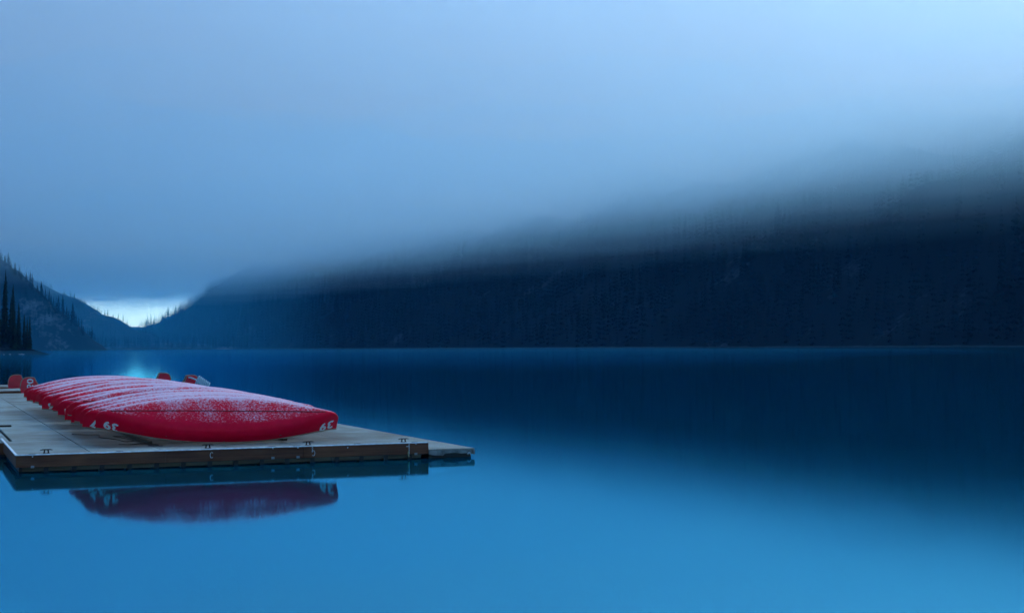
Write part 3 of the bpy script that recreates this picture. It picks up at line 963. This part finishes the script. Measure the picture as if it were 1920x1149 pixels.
for i, (u, v) in enumerate(UV):
    u -= 0.11
    f = i / (len(UV) - 1)
    th = R(50 + 5 * f + (rc.uniform(-5, 5) if i else 0))
    base = DZ + (0.05 if i == 0 else 0.085 + 0.04 * f + rc.uniform(-.03, .03))
    yaw = R(-7.0) if i == 0 else R(rc.uniform(-4.5, 1.5))
    roll_u = R(1.3) if i == 0 else R(rc.uniform(-.8, 1.2))
    # section frame in dock axes: beam direction w, outward bottom normal n
    w = Vector((0, math.cos(th), math.sin(th))); n = Vector((0, -math.sin(th), math.cos(th)))
    rot = Matrix(((-1, 0, 0), (0, w.y, -n.y), (0, w.z, -n.z))).to_4x4()
    o = Vector((0, 0, 0)) + 0.57 * w + 0.42 * n
    mw = DM @ Matrix.Translation((u, v, base)) @ Matrix.Rotation(yaw, 4, 'Z') @ Matrix.Rotation(roll_u, 4, 'Y') @ Matrix.Translation(o) @ rot
    e = empty('canoe', mat=mw)
    tag(e, LAB.get(i, '%s overturned frosted red canoe from the front of the row' % ORD[i]), 'canoe', 'overturned red canoes in a row')
    for nm, me, kids in PART_TREE:
        p = link(nm, me, e)
        for nm2, me2 in kids: link(nm2, me2, p)
    sz = 0.29
    # near side carries the number at both ends
    a = link('number', number_mesh(RH, NUMS[i], 2.21, 0.25, sz, -1), e); a['label'] = 'white stencilled number %s' % NUMS[i]
    a = link('number', number_mesh(RH, NUMS[i], -2.63, 0.25, sz, -1), e); a['label'] = 'white stencilled number %s' % NUMS[i]

# two big canoes afloat in the slips behind
def big_hull(L):
    xs = np.array([0, .02, .06, .12, .20, .30, .45, .60, .68, .74, .82, .95, 1.15, 1.5, 2.0, 2.8, 3.6, L / 2])
    lo = np.array([.60, .45, .33, .22, .12, .04, -.04, -.09, -.11, -.12, -.13, -.14, -.15, -.15, -.15, -.15, -.15, -.15])
    hi = np.array([.62, .80, .93, 1.03, 1.09, 1.12, 1.125, 1.12, 1.10, .95, .80, .66, .57, .50, .46, .43, .42, .42])
    b = np.array([.012, .018, .025, .034, .048, .066, .10, .14, .165, .18, .21, .25, .31, .40, .50, .60, .64, .65])
    X = np.concatenate([xs - L / 2, (L / 2 - xs)[::-1][1:]])
    cat = lambda q: np.concatenate([q, q[::-1][1:]])
    return Hull(X, cat(lo), cat(hi), cat(b), 2.3)
M['hull_plain'] = simple('red_paint', (0.75, 0.003, 0.03), 0.35, var=0.15, scale=2)
M['rope_pale'] = simple('frosted_pale_rope', (0.42, 0.58, 0.66), 0.9, var=0.35, scale=18, bump=0.4)
for i, (u0, u1, v, lab) in enumerate(((2.80, 11.72, 46.15, 'big red canoe with high curved ends and number 60, right behind the row'),
                                      (2.62, 11.45, 53.95, 'farther big red canoe with high curved ends and no number'))):
    BH = big_hull(u1 - u0)
    e = empty('voyageur_canoe', mat=DM @ Matrix.Translation(((u0 + u1) / 2, v, 0)))
    tag(e, lab, 'canoe', 'big canoes afloat behind the docks')
    BH.build(e, 9, 4, ('hull_plain', 'inside'), 0.022)
    for x in (-2.6, -1.3, 0, 1.3, 2.6):
        b = BH.at(x)[2]
        mb = MB(); mb.box(x - 0.11, x + 0.11, -b + 0.02, b - 0.02, 0.24, 0.27, 0.004); mb.build('seat', M['seatwood'], e)
    if i == 0:
        # number 60 painted up the bow, one digit above the other
        V = []; F = []
        xl = -(u1 - u0) / 2
        for ch, zc in (('0', 0.93), ('6', 0.66)):
            for st in DIG[ch]:
                vv_, ff = ribbon(st, 0.17); b0 = len(V)
                for p in vv_:
                    x = xl + 0.47 + (p[1] - 0.5) * 0.32; z = zc + (p[0] - 0.31) * 0.40
                    V.append((x, -(BH.half(x, min(z, BH.at(x)[1] - 0.01)) + 0.008), z))
                F += [tuple(b0 + q for q in f_) for f_ in ff]
        a = link('number', mesh('number', V, F, M['digit']), e); a['label'] = 'white number 60 painted up the bow'
# coil of pale rope thrown over the outer end of the nearer one
mb = MB()
for j in range(7):
    c = Vector((11.55 + 0.085 * j, 45.78 - 0.02 * j, 0.88 - 0.055 * j)); rr = 0.20 - 0.006 * j
    pp = []
    for a in np.linspace(0, 6.283, 15):
        pp.append(c + Vector((0.10 * math.sin(a), 0.16 * math.cos(a) * 0.9, rr * math.sin(a))))
    mb.tube(pp, 0.034, 6, False)
mb.tube([(11.10, 45.92, 1.02), (11.22, 45.88, 1.0), (11.38, 45.80, 0.93), (11.5, 45.76, 0.86)], 0.04, 6)
mb.tube([(11.6, 45.8, 0.75), (11.75, 45.8, 0.6), (11.85, 45.85, 0.5), (11.6, 46.0, 0.46)], 0.034, 6)
o = link('rope_coil', mb.mesh('rope_coil', M['rope_pale'], True)); o.matrix_world = DM
tag(o, 'frosted pale blue rope coil draped over the right end of the big canoe', 'rope')
